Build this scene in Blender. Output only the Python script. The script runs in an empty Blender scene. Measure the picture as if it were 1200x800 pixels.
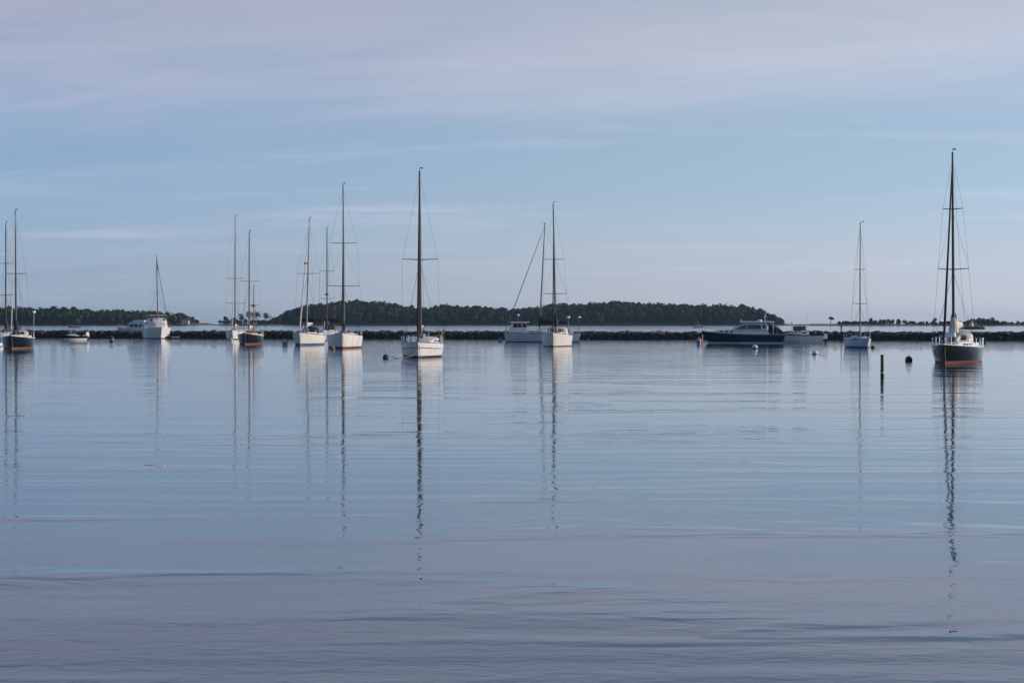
import bpy, math, random
import numpy as np
from mathutils import Vector, Matrix
R = math.radians
random.seed(7)
rng = np.random.default_rng(11)
scene = bpy.context.scene
col = scene.collection

# ------------------------------------------------------------------ camera
CAM_H = 3.0
cam_d = bpy.data.cameras.new('camera')
cam_d.lens = 70.0
cam_d.sensor_width = 36.0
cam_d.clip_start = 0.5
cam_d.clip_end = 60000
cam = bpy.data.objects.new('camera', cam_d)
col.objects.link(cam)
cam.location = (0, 0, CAM_H)
cam.rotation_euler = (R(90 - 0.565), 0, 0)
scene.camera = cam

# ------------------------------------------------------------------ sky, sun, exposure
SUN_AZ = 85.0        # degrees to the right of the view direction
SUN_EL = 13.0
world = bpy.data.worlds.new('World')
scene.world = world
world.use_nodes = True
wn, wl = world.node_tree.nodes, world.node_tree.links
wn.clear()
def W(t, **kw):
    n = wn.new(t)
    for k, v in kw.items():
        setattr(n, k, v)
    return n
def wmath(op, a=None, b=None, clamp=False):
    n = W('ShaderNodeMath', operation=op, use_clamp=clamp)
    for i, v in enumerate((a, b)):
        if v is None: continue
        if isinstance(v, (int, float)): n.inputs[i].default_value = v
        else: wl.new(v, n.inputs[i])
    return n.outputs[0]
def wsmooth(v, a, b):
    n = W('ShaderNodeMapRange', interpolation_type='SMOOTHSTEP')
    wl.new(v, n.inputs[0]); n.inputs[1].default_value = a; n.inputs[2].default_value = b
    return n.outputs[0]
def wmix(fac, a, b, blend='MIX'):
    n = W('ShaderNodeMix', data_type='RGBA', blend_type=blend)
    if isinstance(fac, (int, float)): n.inputs[0].default_value = fac
    else: wl.new(fac, n.inputs[0])
    for i, v in ((6, a), (7, b)):
        if isinstance(v, tuple): n.inputs[i].default_value = (*v, 1)
        else: wl.new(v, n.inputs[i])
    return n.outputs[2]
sky = W('ShaderNodeTexSky', sky_type='NISHITA')
sky.sun_disc = False
sky.sun_elevation = R(SUN_EL)
sky.sun_rotation = R(SUN_AZ)
sky.altitude = 0
sky.air_density = 1.0
sky.dust_density = 0.6
sky.ozone_density = 4.0
geo = W('ShaderNodeTexCoord')
sep = W('ShaderNodeSeparateXYZ'); wl.new(geo.outputs['Generated'], sep.inputs[0])
dx, dy, dz = sep.outputs
# the cirrus sheet lies high above: direction / height
zc = wmath('MAXIMUM', dz, 0.0)
inv = wmath('DIVIDE', 1.0, wmath('ADD', zc, 0.12))
px_, py_ = wmath('MULTIPLY', dx, inv), wmath('MULTIPLY', dy, inv)
def wnoise(sx, sy, ox, oy, detail, rough, dist=0.0, tilt=0.0):
    c = W('ShaderNodeCombineXYZ')
    wl.new(wmath('ADD', wmath('MULTIPLY', px_, sx), ox), c.inputs[0])
    wl.new(wmath('ADD', wmath('MULTIPLY', wmath('ADD', py_, wmath('MULTIPLY', px_, tilt)), sy), oy), c.inputs[1])
    n = W('ShaderNodeTexNoise'); n.inputs['Scale'].default_value = 1.0
    n.inputs['Detail'].default_value = detail; n.inputs['Roughness'].default_value = rough
    n.inputs['Distortion'].default_value = dist
    wl.new(c.outputs[0], n.inputs['Vector'])
    return n.outputs['Fac']
big = wnoise(0.55, 0.70, 3.1, 1.7, 5, 0.55, 0.4, 0.15)
fine = wnoise(0.85, 2.4, 7.3, 2.9, 7, 0.60, 0.9, 0.35)
fibre = wnoise(1.6, 9.0, 2.2, 5.1, 6, 0.65, 0.5, -0.22)
streak = wnoise(0.50, 2.1, 1.2, 9.4, 6, 0.56, 0.6, 0.10)
elev = wmath('ADD', dz, wmath('MULTIPLY', wmath('SUBTRACT', big, 0.5), 0.07))
elev = wmath('ADD', elev, wmath('MULTIPLY', wmath('SUBTRACT', fine, 0.5), 0.06))
bank = wsmooth(elev, 0.088, 0.152)                    # the veil of high cloud
over = wmath('SUBTRACT', 1.0, wmath('MULTIPLY', wsmooth(dz, 0.158, 0.205), 0.92))   # thinner overhead
tex = wmath('ADD', wmath('MULTIPLY', fine, 0.55), wmath('MULTIPLY', fibre, 0.40))
bank_broken = wmath('MULTIPLY', wmath('MULTIPLY', bank, over), wmath('ADD', 0.40, tex), True)
thin = wmath('MULTIPLY', wmath('MULTIPLY', wsmooth(streak, 0.47, 0.70), wsmooth(fibre, 0.25, 0.70)), 0.60)
cloud = wmath('MAXIMUM', bank_broken, thin)
horizon = wmath('SUBTRACT', 1.0, wsmooth(dz, 0.0, 0.072))
bw = W('ShaderNodeRGBToBW'); wl.new(sky.outputs[0], bw.inputs[0])
lum = bw.outputs[0]
dotn = W('ShaderNodeVectorMath', operation='DOT_PRODUCT'); wl.new(geo.outputs['Generated'], dotn.inputs[0])
dotn.inputs[1].default_value = (math.sin(R(SUN_AZ))*math.cos(R(SUN_EL)), math.cos(R(SUN_AZ))*math.cos(R(SUN_EL)), math.sin(R(SUN_EL)))
glow = wsmooth(dotn.outputs['Value'], -0.30, 0.25)               # the air brightens towards the sun, all round it
tinted = wmix(1.0, sky.outputs[0], wmix(glow, (0.66, 0.64, 0.82), (1.00, 0.88, 0.99)), 'MULTIPLY')
clear = wmix(1.0, lum, wmix(glow, (0.55, 0.88, 1.32), (0.73, 1.01, 1.32)), 'MULTIPLY')
tinted = wmix(0.75, tinted, clear)
cloudcol = wmix(1.0, lum, wmix(glow, (1.13, 1.13, 1.46), (1.24, 1.30, 1.56)), 'MULTIPLY')     # thin lilac veil lit by the same sky
hazecol = wmix(1.0, lum, wmix(glow, (0.62, 0.86, 1.14), (1.08, 1.15, 1.32)), 'MULTIPLY')      # milky air low over the water
low = wmath('ADD', 1.0, wmath('MULTIPLY', wmath('SUBTRACT', 1.0, wsmooth(dz, -0.005, 0.03)), 0.26))
lowv = W('ShaderNodeCombineXYZ'); [wl.new(low, lowv.inputs[k]) for k in range(3)]
hazecol = wmix(1.0, hazecol, lowv.outputs[0], 'MULTIPLY')      # bright sea haze along the horizon, all round
base = wmix(wmath('MULTIPLY', horizon, 0.97), tinted, hazecol)
skycol = wmix(wmath('MULTIPLY', cloud, 0.85), base, cloudcol)
bg = W('ShaderNodeBackground'); bg.inputs['Strength'].default_value = 0.085
wl.new(skycol, bg.inputs['Color'])
wo = W('ShaderNodeOutputWorld'); wl.new(bg.outputs[0], wo.inputs['Surface'])

sun_d = bpy.data.lights.new('sun', 'SUN')
sun_d.energy = 2.0
sun_d.angle = R(0.6)
sun_d.color = (1.0, 0.80, 0.62)
sun = bpy.data.objects.new('sun', sun_d)
col.objects.link(sun)
sdir = Vector((math.sin(R(SUN_AZ)) * math.cos(R(SUN_EL)), math.cos(R(SUN_AZ)) * math.cos(R(SUN_EL)), math.sin(R(SUN_EL))))
sun.rotation_euler = (-sdir).to_track_quat('-Z', 'Y').to_euler()
sun.location = (60, 0, 40)
vs = scene.view_settings
vs.view_transform = 'Standard'
vs.look = 'None'
vs.gamma = 1
vs.use_curve_mapping = False
vs.exposure = 1.0

# ------------------------------------------------------------------ helpers
FPX = 70.0 / 36.0 * 1200.0     # focal length in photograph pixels
HOR = 377.0
def dist(yw): return FPX * CAM_H / (yw - HOR)          # metres to a point of the water surface
def spot(x, yw):                                        # where on the water a mooring lies
    d = dist(yw); return ((x - 600.0) / FPX * d, d)
def ppm(yw): return (yw - HOR) / CAM_H                  # photograph pixels per metre there

class MB:
    def __init__(s): s.v, s.f = [], []
    def add(s, v, f):
        o = len(s.v); s.v += [tuple(p) for p in v]; s.f += [tuple(i + o for i in q) for q in f]
    def box(s, c, d, taper=1.0):
        x, y, z = c; a, b, h = d[0] / 2, d[1] / 2, d[2] / 2; t = taper
        v = [(x-a,y-b,z-h),(x+a,y-b,z-h),(x+a,y+b,z-h),(x-a,y+b,z-h),(x-a*t,y-b*t,z+h),(x+a*t,y-b*t,z+h),(x+a*t,y+b*t,z+h),(x-a*t,y+b*t,z+h)]
        s.add(v, [(3,2,1,0),(4,5,6,7),(0,1,5,4),(1,2,6,5),(2,3,7,6),(3,0,4,7)])
    def tube(s, pts, r, n=8):
        pts = [Vector(p) for p in pts]
        rr = r if isinstance(r, (list, tuple)) else [r] * len(pts)
        rings = []
        for i, p in enumerate(pts):
            t = (pts[min(i+1, len(pts)-1)] - pts[max(i-1, 0)]).normalized()
            up = Vector((0,0,1)) if abs(t.z) < .9 else Vector((1,0,0))
            a = t.cross(up).normalized(); b = t.cross(a)
            rings.append([p + (a*math.cos(k*2*math.pi/n) + b*math.sin(k*2*math.pi/n))*rr[i] for k in range(n)])
        s.loft(rings)
    def loft(s, rings, caps=True, closed=True):
        n = len(rings[0]); v = [p for q in rings for p in q]; f = []
        for i in range(len(rings)-1):
            for k in range(n if closed else n-1):
                k2 = (k+1) % n
                f.append((i*n+k, i*n+k2, (i+1)*n+k2, (i+1)*n+k))
        if caps:
            f.append(tuple(range(n-1,-1,-1))); m = (len(rings)-1)*n; f.append(tuple(range(m, m+n)))
        s.add(v, f)
    def lathe(s, prof, c=(0,0,0), n=16):
        s.loft([[(c[0]+max(r,1e-4)*math.cos(k*2*math.pi/n), c[1]+max(r,1e-4)*math.sin(k*2*math.pi/n), c[2]+z) for k in range(n)] for r, z in prof])
    def build(s, name, mat, parent=None, smooth=True):
        me = bpy.data.meshes.new(name); me.from_pydata(s.v, [], s.f)
        me.update()
        import bmesh
        b = bmesh.new(); b.from_mesh(me); bmesh.ops.recalc_face_normals(b, faces=b.faces)
        if smooth:
            for f in b.faces: f.smooth = True
            for e in b.edges:
                if len(e.link_faces) == 2 and e.calc_face_angle(0) > 0.6: e.smooth = False
        b.to_mesh(me); b.free()
        me.materials.append(mat)
        o = bpy.data.objects.new(name, me); col.objects.link(o)
        if parent: o.parent = parent
        return o
def tube(name, mat, parent, pts, r, n=8):
    m = MB(); m.tube(pts, r, n); return m.build(name, mat, parent)
def box(name, mat, parent, c, d, taper=1.0):
    m = MB(); m.box(c, d, taper); return m.build(name, mat, parent)
def tag(o, label=None, cat=None, group=None, kind=None):
    if label: o['label'] = label
    if cat: o['category'] = cat
    if group: o['group'] = group
    if kind: o['kind'] = kind
    return o
def empty(name, loc, rz=0):
    o = bpy.data.objects.new(name, None); col.objects.link(o)
    o.location = loc; o.rotation_euler = (0, 0, rz); o.empty_display_size = 0.5
    return o

# ------------------------------------------------------------------ materials
def material(name):
    m = bpy.data.materials.new(name); m.use_nodes = True
    return m, m.node_tree.nodes, m.node_tree.links, m.node_tree.nodes['Principled BSDF']
def paint(name, c, rough=0.35, var=0.12, scale=3.0, metal=0.0, stretch=(1,1,1), spec=0.5):
    m, n, l, p = material(name)
    tc = n.new('ShaderNodeTexCoord'); mp = n.new('ShaderNodeMapping'); mp.inputs['Scale'].default_value = stretch
    no = n.new('ShaderNodeTexNoise'); no.inputs['Scale'].default_value = scale; no.inputs['Detail'].default_value = 5
    l.new(tc.outputs['Object'], mp.inputs['Vector']); l.new(mp.outputs[0], no.inputs['Vector'])
    rp = n.new('ShaderNodeValToRGB')
    rp.color_ramp.elements[0].position = .3; rp.color_ramp.elements[1].position = .7
    rp.color_ramp.elements[0].color = (*[x*(1-var) for x in c], 1); rp.color_ramp.elements[1].color = (*[min(1, x*(1+var*.6)) for x in c], 1)
    l.new(no.outputs['Fac'], rp.inputs[0]); l.new(rp.outputs[0], p.inputs['Base Color'])
    mr = n.new('ShaderNodeMapRange'); mr.inputs[3].default_value = rough*.8; mr.inputs[4].default_value = rough*1.25
    l.new(no.outputs['Fac'], mr.inputs[0]); l.new(mr.outputs[0], p.inputs['Roughness'])
    p.inputs['Metallic'].default_value = metal
    p.inputs['Specular IOR Level'].default_value = spec
    return m
M = dict(
    white=paint('white_gelcoat', (.66,.655,.65), .28, .10, 1.2, stretch=(1,1,.25)),
    cream=paint('cream_gelcoat', (.62,.60,.57), .32, .10, 1.2, stretch=(1,1,.25)),
    greyhull=paint('pale_grey_gelcoat', (.52,.55,.60), .3, .10, 1.2),
    bluegrey=paint('blue_grey_gelcoat', (.42,.47,.58), .3, .10, 1.2),
    navy=paint('navy_topside_paint', (.007,.010,.017), .12, .15, 1.5, spec=.12),
    black=paint('black_green_topside_paint', (.006,.007,.007), .10, .15, 1.5, spec=.12),
    teal=paint('blue_yacht_topside_paint', (.006,.042,.060), .14, .12, 1.2, spec=.25),
    deck=paint('deck_gelcoat', (.62,.60,.57), .55, .12, 6),
    teak=paint('teak', (.30,.17,.08), .5, .3, 12, stretch=(1,8,8)),
    gold=paint('varnished_rail', (.42,.24,.09), .3, .25, 10),
    red=paint('red_antifouling', (.13,.038,.027), .6, .25, 4),
    rust=paint('tan_red_antifouling', (.17,.075,.048), .6, .25, 4),
    bluepaint=paint('blue_antifouling', (.03,.10,.22), .6, .2, 4),
    dark=paint('dark_antifouling', (.02,.025,.03), .6, .3, 4),
    alu=paint('aluminium_spar', (.075,.07,.07), .45, .1, 4, metal=.2),
    spardark=paint('dark_anodised_spar', (.045,.042,.042), .4, .15, 4, metal=.3),
    sparwood=paint('varnished_spar', (.20,.11,.06), .35, .25, 6),
    sparwhite=paint('white_painted_spar', (.26,.25,.25), .35, .08, 4),
    wire=paint('rigging_wire', (.05,.05,.055), .6, .1, 4, metal=.0, spec=.2),
    steel=paint('stainless_rail', (.55,.56,.58), .25, .08, 4, metal=.9),
    canvas=paint('dark_canvas', (.018,.020,.028), .85, .3, 8),
    bluecanvas=paint('blue_canvas', (.03,.08,.22), .85, .3, 8),
    tancanvas=paint('pale_canvas', (.52,.47,.42), .85, .15, 8),
    sail=paint('furled_sailcloth', (.60,.58,.55), .8, .12, 6),
    glass=paint('tinted_window', (.012,.018,.02), .06, .1, 2),
    greenglass=paint('green_tinted_window', (.03,.075,.07), .06, .1, 2),
    plastic=paint('white_plastic', (.7,.7,.7), .4, .06, 4),
    rubber=paint('black_plastic', (.02,.02,.022), .45, .2, 6),
    buoywhite=paint('buoy_white', (.62,.62,.64), .5, .18, 7),
    buoyblue=paint('buoy_blue', (.05,.10,.28), .5, .2, 7),
    buoylilac=paint('faded_blue_buoy', (.20,.24,.38), .55, .2, 7),
    buoydark=paint('fouled_buoy', (.035,.035,.035), .7, .4, 9),
    orange=paint('orange_float', (.55,.16,.06), .5, .2, 7),
    flagred=paint('red_flag_cloth', (.45,.03,.04), .8, .1, 5),
    flagorange=paint('salmon_flag_cloth', (.75,.32,.22), .8, .1, 5),
    flagwhite=paint('white_flag_cloth', (.72,.66,.60), .8, .1, 5),
    green=paint('green_pile_paint', (.006,.045,.035), .5, .3, 8),
    rope=paint('mooring_rope', (.22,.20,.17), .9, .3, 20),
    weed=paint('weed_stain', (.02,.026,.018), .8, .4, 14),
    house=paint('white_clapboard', (.66,.64,.60), .7, .06, 3),
    roof=paint('grey_shingle', (.10,.10,.11), .85, .2, 4),
)

# ------------------------------------------------------------------ water
def water_material():
    m, n, l, p = material('harbour_water')
    p.inputs['Base Color'].default_value = (.005, .040, .105, 1)
    p.inputs['Roughness'].default_value = .022
    p.inputs['IOR'].default_value = 1.333
    g = n.new('ShaderNodeNewGeometry')
    def noise(sx, sy, detail, rough, distort=0.0, off=0.0, rot=0.0):
        mp = n.new('ShaderNodeMapping'); mp.inputs['Scale'].default_value = (sx, sy, 1); mp.inputs['Location'].default_value = (off, off*.7, 0)
        mp.inputs['Rotation'].default_value = (0, 0, R(rot))
        no = n.new('ShaderNodeTexNoise'); no.noise_dimensions = '2D'
        no.inputs['Scale'].default_value = 1; no.inputs['Detail'].default_value = detail
        no.inputs['Roughness'].default_value = rough; no.inputs['Distortion'].default_value = distort
        l.new(g.outputs['Position'], mp.inputs['Vector']); l.new(mp.outputs[0], no.inputs['Vector'])
        return no.outputs['Fac']
    def mul(a, b):
        k = n.new('ShaderNodeMath'); k.operation = 'MULTIPLY'
        for i, v in enumerate((a, b)):
            if isinstance(v, (int, float)): k.inputs[i].default_value = v
            else: l.new(v, k.inputs[i])
        return k.outputs[0]
    def add(a, b):
        k = n.new('ShaderNodeMath'); l.new(a, k.inputs[0])
        if isinstance(b, (int, float)): k.inputs[1].default_value = b
        else: l.new(b, k.inputs[1])
        return k.outputs[0]
    def mr(v, a, b, c, d):
        k = n.new('ShaderNodeMapRange'); k.interpolation_type = 'SMOOTHSTEP'; l.new(v, k.inputs[0])
        for i, q in enumerate((a, b, c, d)): k.inputs[i+1].default_value = q
        return k.outputs[0]
    def waves(lam, distort, dscale, stretch, rot, off):
        mp = n.new('ShaderNodeMapping'); mp.inputs['Scale'].default_value = (stretch, 1, 1); mp.inputs['Location'].default_value = (off, off, 0)
        mp.inputs['Rotation'].default_value = (0, 0, R(rot))
        w = n.new('ShaderNodeTexWave'); w.wave_type = 'BANDS'; w.bands_direction = 'Y'; w.wave_profile = 'SIN'
        w.inputs['Scale'].default_value = .314/lam; w.inputs['Distortion'].default_value = distort
        w.inputs['Detail'].default_value = 2; w.inputs['Detail Scale'].default_value = dscale; w.inputs['Detail Roughness'].default_value = .5
        l.new(g.outputs['Position'], mp.inputs['Vector']); l.new(mp.outputs[0], w.inputs['Vector'])
        return w.outputs['Fac']
    swell = noise(.09, .22, 1, .5, .5, 3, 3)            # long low swell
    train = waves(1.7, 6.0, 1.3, .5, 2, 13)            # a regular train of ripples
    train0 = waves(4.2, 5.0, .6, .4, -2, 83)
    train2 = waves(.85, 6.0, 1.2, .4, -7, 37)
    ripple = noise(.22, .62, 2, .5, .6, 11, -4)
    ripple2 = noise(1.9, 2.7, 2, .5, .5, 71, 9)
    chop = noise(4.5, 8.5, 2, .5, .3, 23, 5)            # short wavelets
    patch = noise(.035, .11, 3, .55, .6, 31)            # wind patches
    pm = mr(patch, .40, .64, .30, 1.0)
    near = noise(.45, 1.0, 3, .5, .9, 47, -4)
    npatch = mr(noise(.08, .26, 2, .5, .5, 57), .47, .68, 0.0, 1.0)
    h = mul(swell, .005)
    h = add(h, mul(train0, .0045))
    h = add(h, mul(mul(train, pm), .0034))
    h = add(h, mul(mul(train2, pm), .0010))
    h = add(h, mul(ripple, .0040))
    h = add(h, mul(ripple2, .0029))
    h = add(h, mul(mul(chop, pm), .0014))
    h = add(h, mul(mul(near, npatch), .020))
    # open water beyond the breakwater is ruffled by the breeze, the basin is sheltered
    sx_ = n.new('ShaderNodeSeparateXYZ'); l.new(g.outputs['Position'], sx_.inputs[0])
    open_ = add(mul(sx_.outputs[0], .285), sx_.outputs[1])
    l.new(mr(open_, 362, 400, .022, .09), p.inputs['Roughness'])
    b = n.new('ShaderNodeBump'); b.inputs['Strength'].default_value = 1; b.inputs['Distance'].default_value = 1
    l.new(h, b.inputs['Height']); l.new(b.outputs[0], p.inputs['Normal'])
    return m
m = MB()
m.add([(-5000,-300,0),(5000,-300,0),(5000,6500,0),(-5000,6500,0)], [(0,1,2,3)])
tag(m.build('water', water_material()), kind='structure')

# ------------------------------------------------------------------ far land
def leaf_material(name, c1, c2):
    m, n, l, p = material(name)
    at = n.new('ShaderNodeAttribute'); at.attribute_name = 'tint'
    no = n.new('ShaderNodeTexNoise'); no.inputs['Scale'].default_value = .25; no.inputs['Detail'].default_value = 3
    g = n.new('ShaderNodeNewGeometry'); l.new(g.outputs['Position'], no.inputs['Vector'])
    ad = n.new('ShaderNodeMath'); ad.operation = 'MULTIPLY_ADD'; ad.inputs[1].default_value = .6; l.new(no.outputs['Fac'], ad.inputs[0]); 
    sb = n.new('ShaderNodeMath'); sb.operation = 'SUBTRACT'; sb.inputs[1].default_value = .3; l.new(at.outputs['Fac'], sb.inputs[0]); l.new(sb.outputs[0], ad.inputs[2])
    rp = n.new('ShaderNodeValToRGB')
    rp.color_ramp.elements[0].color = (*c1, 1); rp.color_ramp.elements[1].color = (*c2, 1)
    l.new(ad.outputs[0], rp.inputs[0]); l.new(rp.outputs[0], p.inputs['Base Color'])
    p.inputs['Roughness'].default_value = .8; p.inputs['Specular IOR Level'].default_value = .2
    return m
LEAF = leaf_material('woodland_leaves', (.010,.024,.010), (.048,.068,.022))
PINE = leaf_material('pine_needles', (.014,.030,.014), (.045,.065,.025))
BARK = paint('bark', (.07,.055,.045), .9, .3, 3)
def crowns(trees, per, leaf, name, mat, parent=None, sub=7):
    """trees: rows of x, y, z(base of crown), radius, height; leaf-clump faces spread over lumps through each crown"""
    T = np.array(trees); N = len(T)
    V, tint = [], []
    lump_r = .55
    for i in range(N):
        x, y, z, r, h = T[i]
        k = sub
        a = rng.uniform(0, 2*np.pi, k); q = np.sqrt(rng.uniform(0, 1, k)) * .62; w = rng.uniform(.22, .80, k)
        q *= np.sqrt(np.clip(1.25 - w, .15, 1)); 
        lc = np.stack([q*np.cos(a), q*np.sin(a), w], 1); lc[0] = (0, 0, .72)
        which = rng.integers(0, k, per)
        d = rng.normal(size=(per, 3)); d /= np.linalg.norm(d, axis=1)[:, None]
        rad = rng.uniform(.75, 1.05, per)[:, None] * rng.uniform(.32, .48, k)[which][:, None]
        c = lc[which] + d * rad * np.array([1, 1, .62])
        P = c * np.array([r, r, h]) + np.array([x, y, z])
        nn = d + rng.normal(size=(per, 3)) * .25; nn /= np.linalg.norm(nn, axis=1)[:, None]
        u = np.cross(nn, rng.normal(size=(per, 3))); u /= np.linalg.norm(u, axis=1)[:, None]
        v = np.cross(nn, u); s = leaf * rng.uniform(.6, 1.3, per)[:, None]
        V.append(np.stack([P - u*s, P - v*s*.7, P + u*s, P + v*s*.7], 1).reshape(-1, 3))
        tint.append(np.full(per, rng.uniform(.05, .95)))
    V = np.concatenate(V); F = np.arange(len(V)).reshape(-1, 4)
    me = bpy.data.meshes.new(name)
    me.vertices.add(len(V)); me.vertices.foreach_set('co', V.astype(np.float32).ravel())
    me.loops.add(len(V)); me.loops.foreach_set('vertex_index', F.astype(np.int32).ravel())
    me.polygons.add(len(F)); me.polygons.foreach_set('loop_start', np.arange(0, len(V), 4, dtype=np.int32))
    me.update(calc_edges=True)
    at = me.attributes.new('tint', 'FLOAT', 'FACE'); at.data.foreach_set('value', np.concatenate(tint).astype(np.float32))
    me.materials.append(mat)
    o = bpy.data.objects.new(name, me); col.objects.link(o)
    if parent: o.parent = parent
    return o

def ground_material():
    m, n, l, p = material('shore_ground')
    g = n.new('ShaderNodeNewGeometry'); s = n.new('ShaderNodeSeparateXYZ'); l.new(g.outputs['Position'], s.inputs[0])
    no = n.new('ShaderNodeTexNoise'); no.inputs['Scale'].default_value = .12; no.inputs['Detail'].default_value = 6; l.new(g.outputs['Position'], no.inputs['Vector'])
    ad = n.new('ShaderNodeMath'); ad.operation = 'MULTIPLY_ADD'; ad.inputs[1].default_value = 1.6; ad.inputs[2].default_value = -.8; l.new(no.outputs['Fac'], ad.inputs[0])
    a2 = n.new('ShaderNodeMath'); l.new(s.outputs[2], a2.inputs[0]); l.new(ad.outputs[0], a2.inputs[1])
    mr = n.new('ShaderNodeMapRange'); mr.inputs[1].default_value = 0; mr.inputs[2].default_value = 4; l.new(a2.outputs[0], mr.inputs[0])
    rp = n.new('ShaderNodeValToRGB'); e = rp.color_ramp.elements
    e[0].position = 0; e[0].color = (.035,.032,.026, 1)
    e[1].position = 1; e[1].color = (.05,.055,.025, 1)
    k = e.new(.14); k.color = (.11,.095,.078, 1); k = e.new(.30); k.color = (.13,.11,.085, 1); k = e.new(.40); k.color = (.06,.06,.03, 1)
    l.new(mr.outputs[0], rp.inputs[0]); l.new(rp.outputs[0], p.inputs['Base Color']); p.inputs['Roughness'].default_value = .95
    return m
GROUND = ground_material()
def interp(tab, x):
    return float(np.interp(x, [a for a, b in tab], [b for a, b in tab]))
def land(name, D, depth, x0, x1, hfun, step=12, bank=2.2):
    xs = np.arange(x0, x1 + step, step); nd = 14
    V, F = [], []
    for i, x in enumerate(xs):
        for j in range(nd):
            q = j / (nd - 1)
            sh = 4*math.sin(x*.021) + 3*math.sin(x*.057 + 1)
            y = D + sh + q*depth
            r = min(1, q*9); back = 1 - max(0, (q-.8)/.2)
            hill = hfun(x) * min(1, max(0, (q-.03)/.55))**.8
            z = -.5 + (bank*r*min(1, max(0, (x-x0)/10))*min(1, max(0, (x1-x)/10)) + hill) * back + .25*math.sin(x*.3 + j)*r
            V.append((x, y, z if 0 < i < len(xs)-1 else -.5))
    for i in range(len(xs)-1):
        for j in range(nd-1):
            a = i*nd + j; F.append((a, a+nd, a+nd+1, a+1))
    m = MB(); m.add(V, F)
    return tag(m.build(name, GROUND), kind='structure')
def px2m(px, D): return (px - 600) / FPX * D
# the wooded island in the middle: skyline as (photo column, skyline row) read off, turned into metres above the water
D1 = 1800.0
prof1 = [(296,380),(312,377.5),(325,370),(332,365),(345,361),(375,356),(405,353),(430,354),(475,361),(500,363),(520,358),(545,361),(580,363),(610,363),(625,364),(650,358),(665,358),(690,358),(728,355),(780,358),(830,359),(868,359),(890,361),(905,367),(918,374),(926,380)]
TI = [(px2m(a, D1), (HOR - b) / FPX * (D1 + 60) + CAM_H) for a, b in prof1]
def hill1(x): return max(0.0, interp(TI, x) - 10.5)
island = land('island', D1, 170, TI[0][0] - 8, TI[-1][0] + 6, hill1)
def wood(D, depth, tab, hfun, n, rmin, rmax, hmin, hmax, x0, x1):
    T = []; G = 6.4
    x = x0
    while x < x1:
        for j in range(n):
            y = D + 7 + j*6.2 + rng.uniform(-2.5, 2.5) + (4*math.sin(x*.021) + 3*math.sin(x*.057 + 1))
            if y > D + depth*.66: break
            xx = x + rng.uniform(-2.6, 2.6); q = (y - D) / depth
            top = interp(tab, xx)
            zg = hfun(xx) * min(1, max(0, (q-.03)/.55))**.8 + 1.5
            th = rng.uniform(hmin, hmax); th = min(th, max(2.0, top - zg + rng.uniform(-2.2, 2.0)))
            r = min(rng.uniform(rmin, rmax), th*.55 + .8)
            T.append((xx, y, zg + (.10*th if j > 1 else -.6), r, th))
        x += G * rng.uniform(.8, 1.2)
    return T
w1 = wood(D1, 170, TI, hill1, 18, 3.6, 7.0, 8, 14.5, TI[0][0] + 6, TI[-1][0] - 2)
tag(crowns(w1, 290, .95, 'island_woodland', LEAF), 'dense dark green deciduous wood covering the whole long middle island', 'woodland', kind='stuff')

# the wooded point on the left
D2 = 1700.0
prof2 = [(-260,362),(-100,361),(0,362.5),(30,362),(75,363),(100,365.5),(130,366),(160,368),(190,369),(205,371),(214,375),(221,379)]
TL = [(px2m(a, D2), (HOR - b) / FPX * (D2 + 50) + CAM_H) for a, b in prof2]
def hill2(x): return max(0.0, interp(TL, x) - 10.0)
land('wooded_point', D2, 150, TL[0][0], px2m(232, D2), hill2)
w2 = wood(D2, 150, TL, hill2, 14, 3.4, 6.4, 7, 13.5, TL[0][0] + 4, TL[-1][0] - 2)
tag(crowns(w2, 260, .95, 'shore_woodland', LEAF), 'dark wood along the far left shore behind the breakwater', 'woodland', kind='stuff')
# low spit with the loose pines between point and island
D3 = 1650.0
land('low_spit', D3 + 10, 60, px2m(236, D3), px2m(330, D3), lambda x: .2, bank=1.4)
sc = []
for k in range(70):
    x = px2m(rng.uniform(250, 322), D3); sc.append((x, D3 + rng.uniform(18, 45), 1.2, rng.uniform(1.4, 2.6), rng.uniform(2, 3.8)))
tag(crowns(sc, 90, .6, 'spit_scrub', LEAF, sub=4), 'low scrub on the spit left of the wooded island', 'scrub', kind='stuff')
# low far shore on the right
D4 = 1500.0
land('low_shore', D4, 90, px2m(925, D4), px2m(1500, D4), lambda x: .2, bank=1.5)
sc = []
for k in range(800):
    px = rng.uniform(990, 1480); dens = .35 + .65*(math.sin(px*.045) > -.1)
    if rng.uniform() > dens: continue
    hgt = rng.uniform(1.4, 3.0) * (1.0 + .9*max(0, math.sin(px*.06 + 1.2))**2)
    sc.append((px2m(px, D4), D4 + rng.uniform(8, 40), .8, rng.uniform(1.2, 2.4), hgt))
tag(crowns(sc, 80, .55, 'shore_scrub', LEAF, sub=4), 'thin line of low scrub on the far right shore', 'scrub', kind='stuff')

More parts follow.
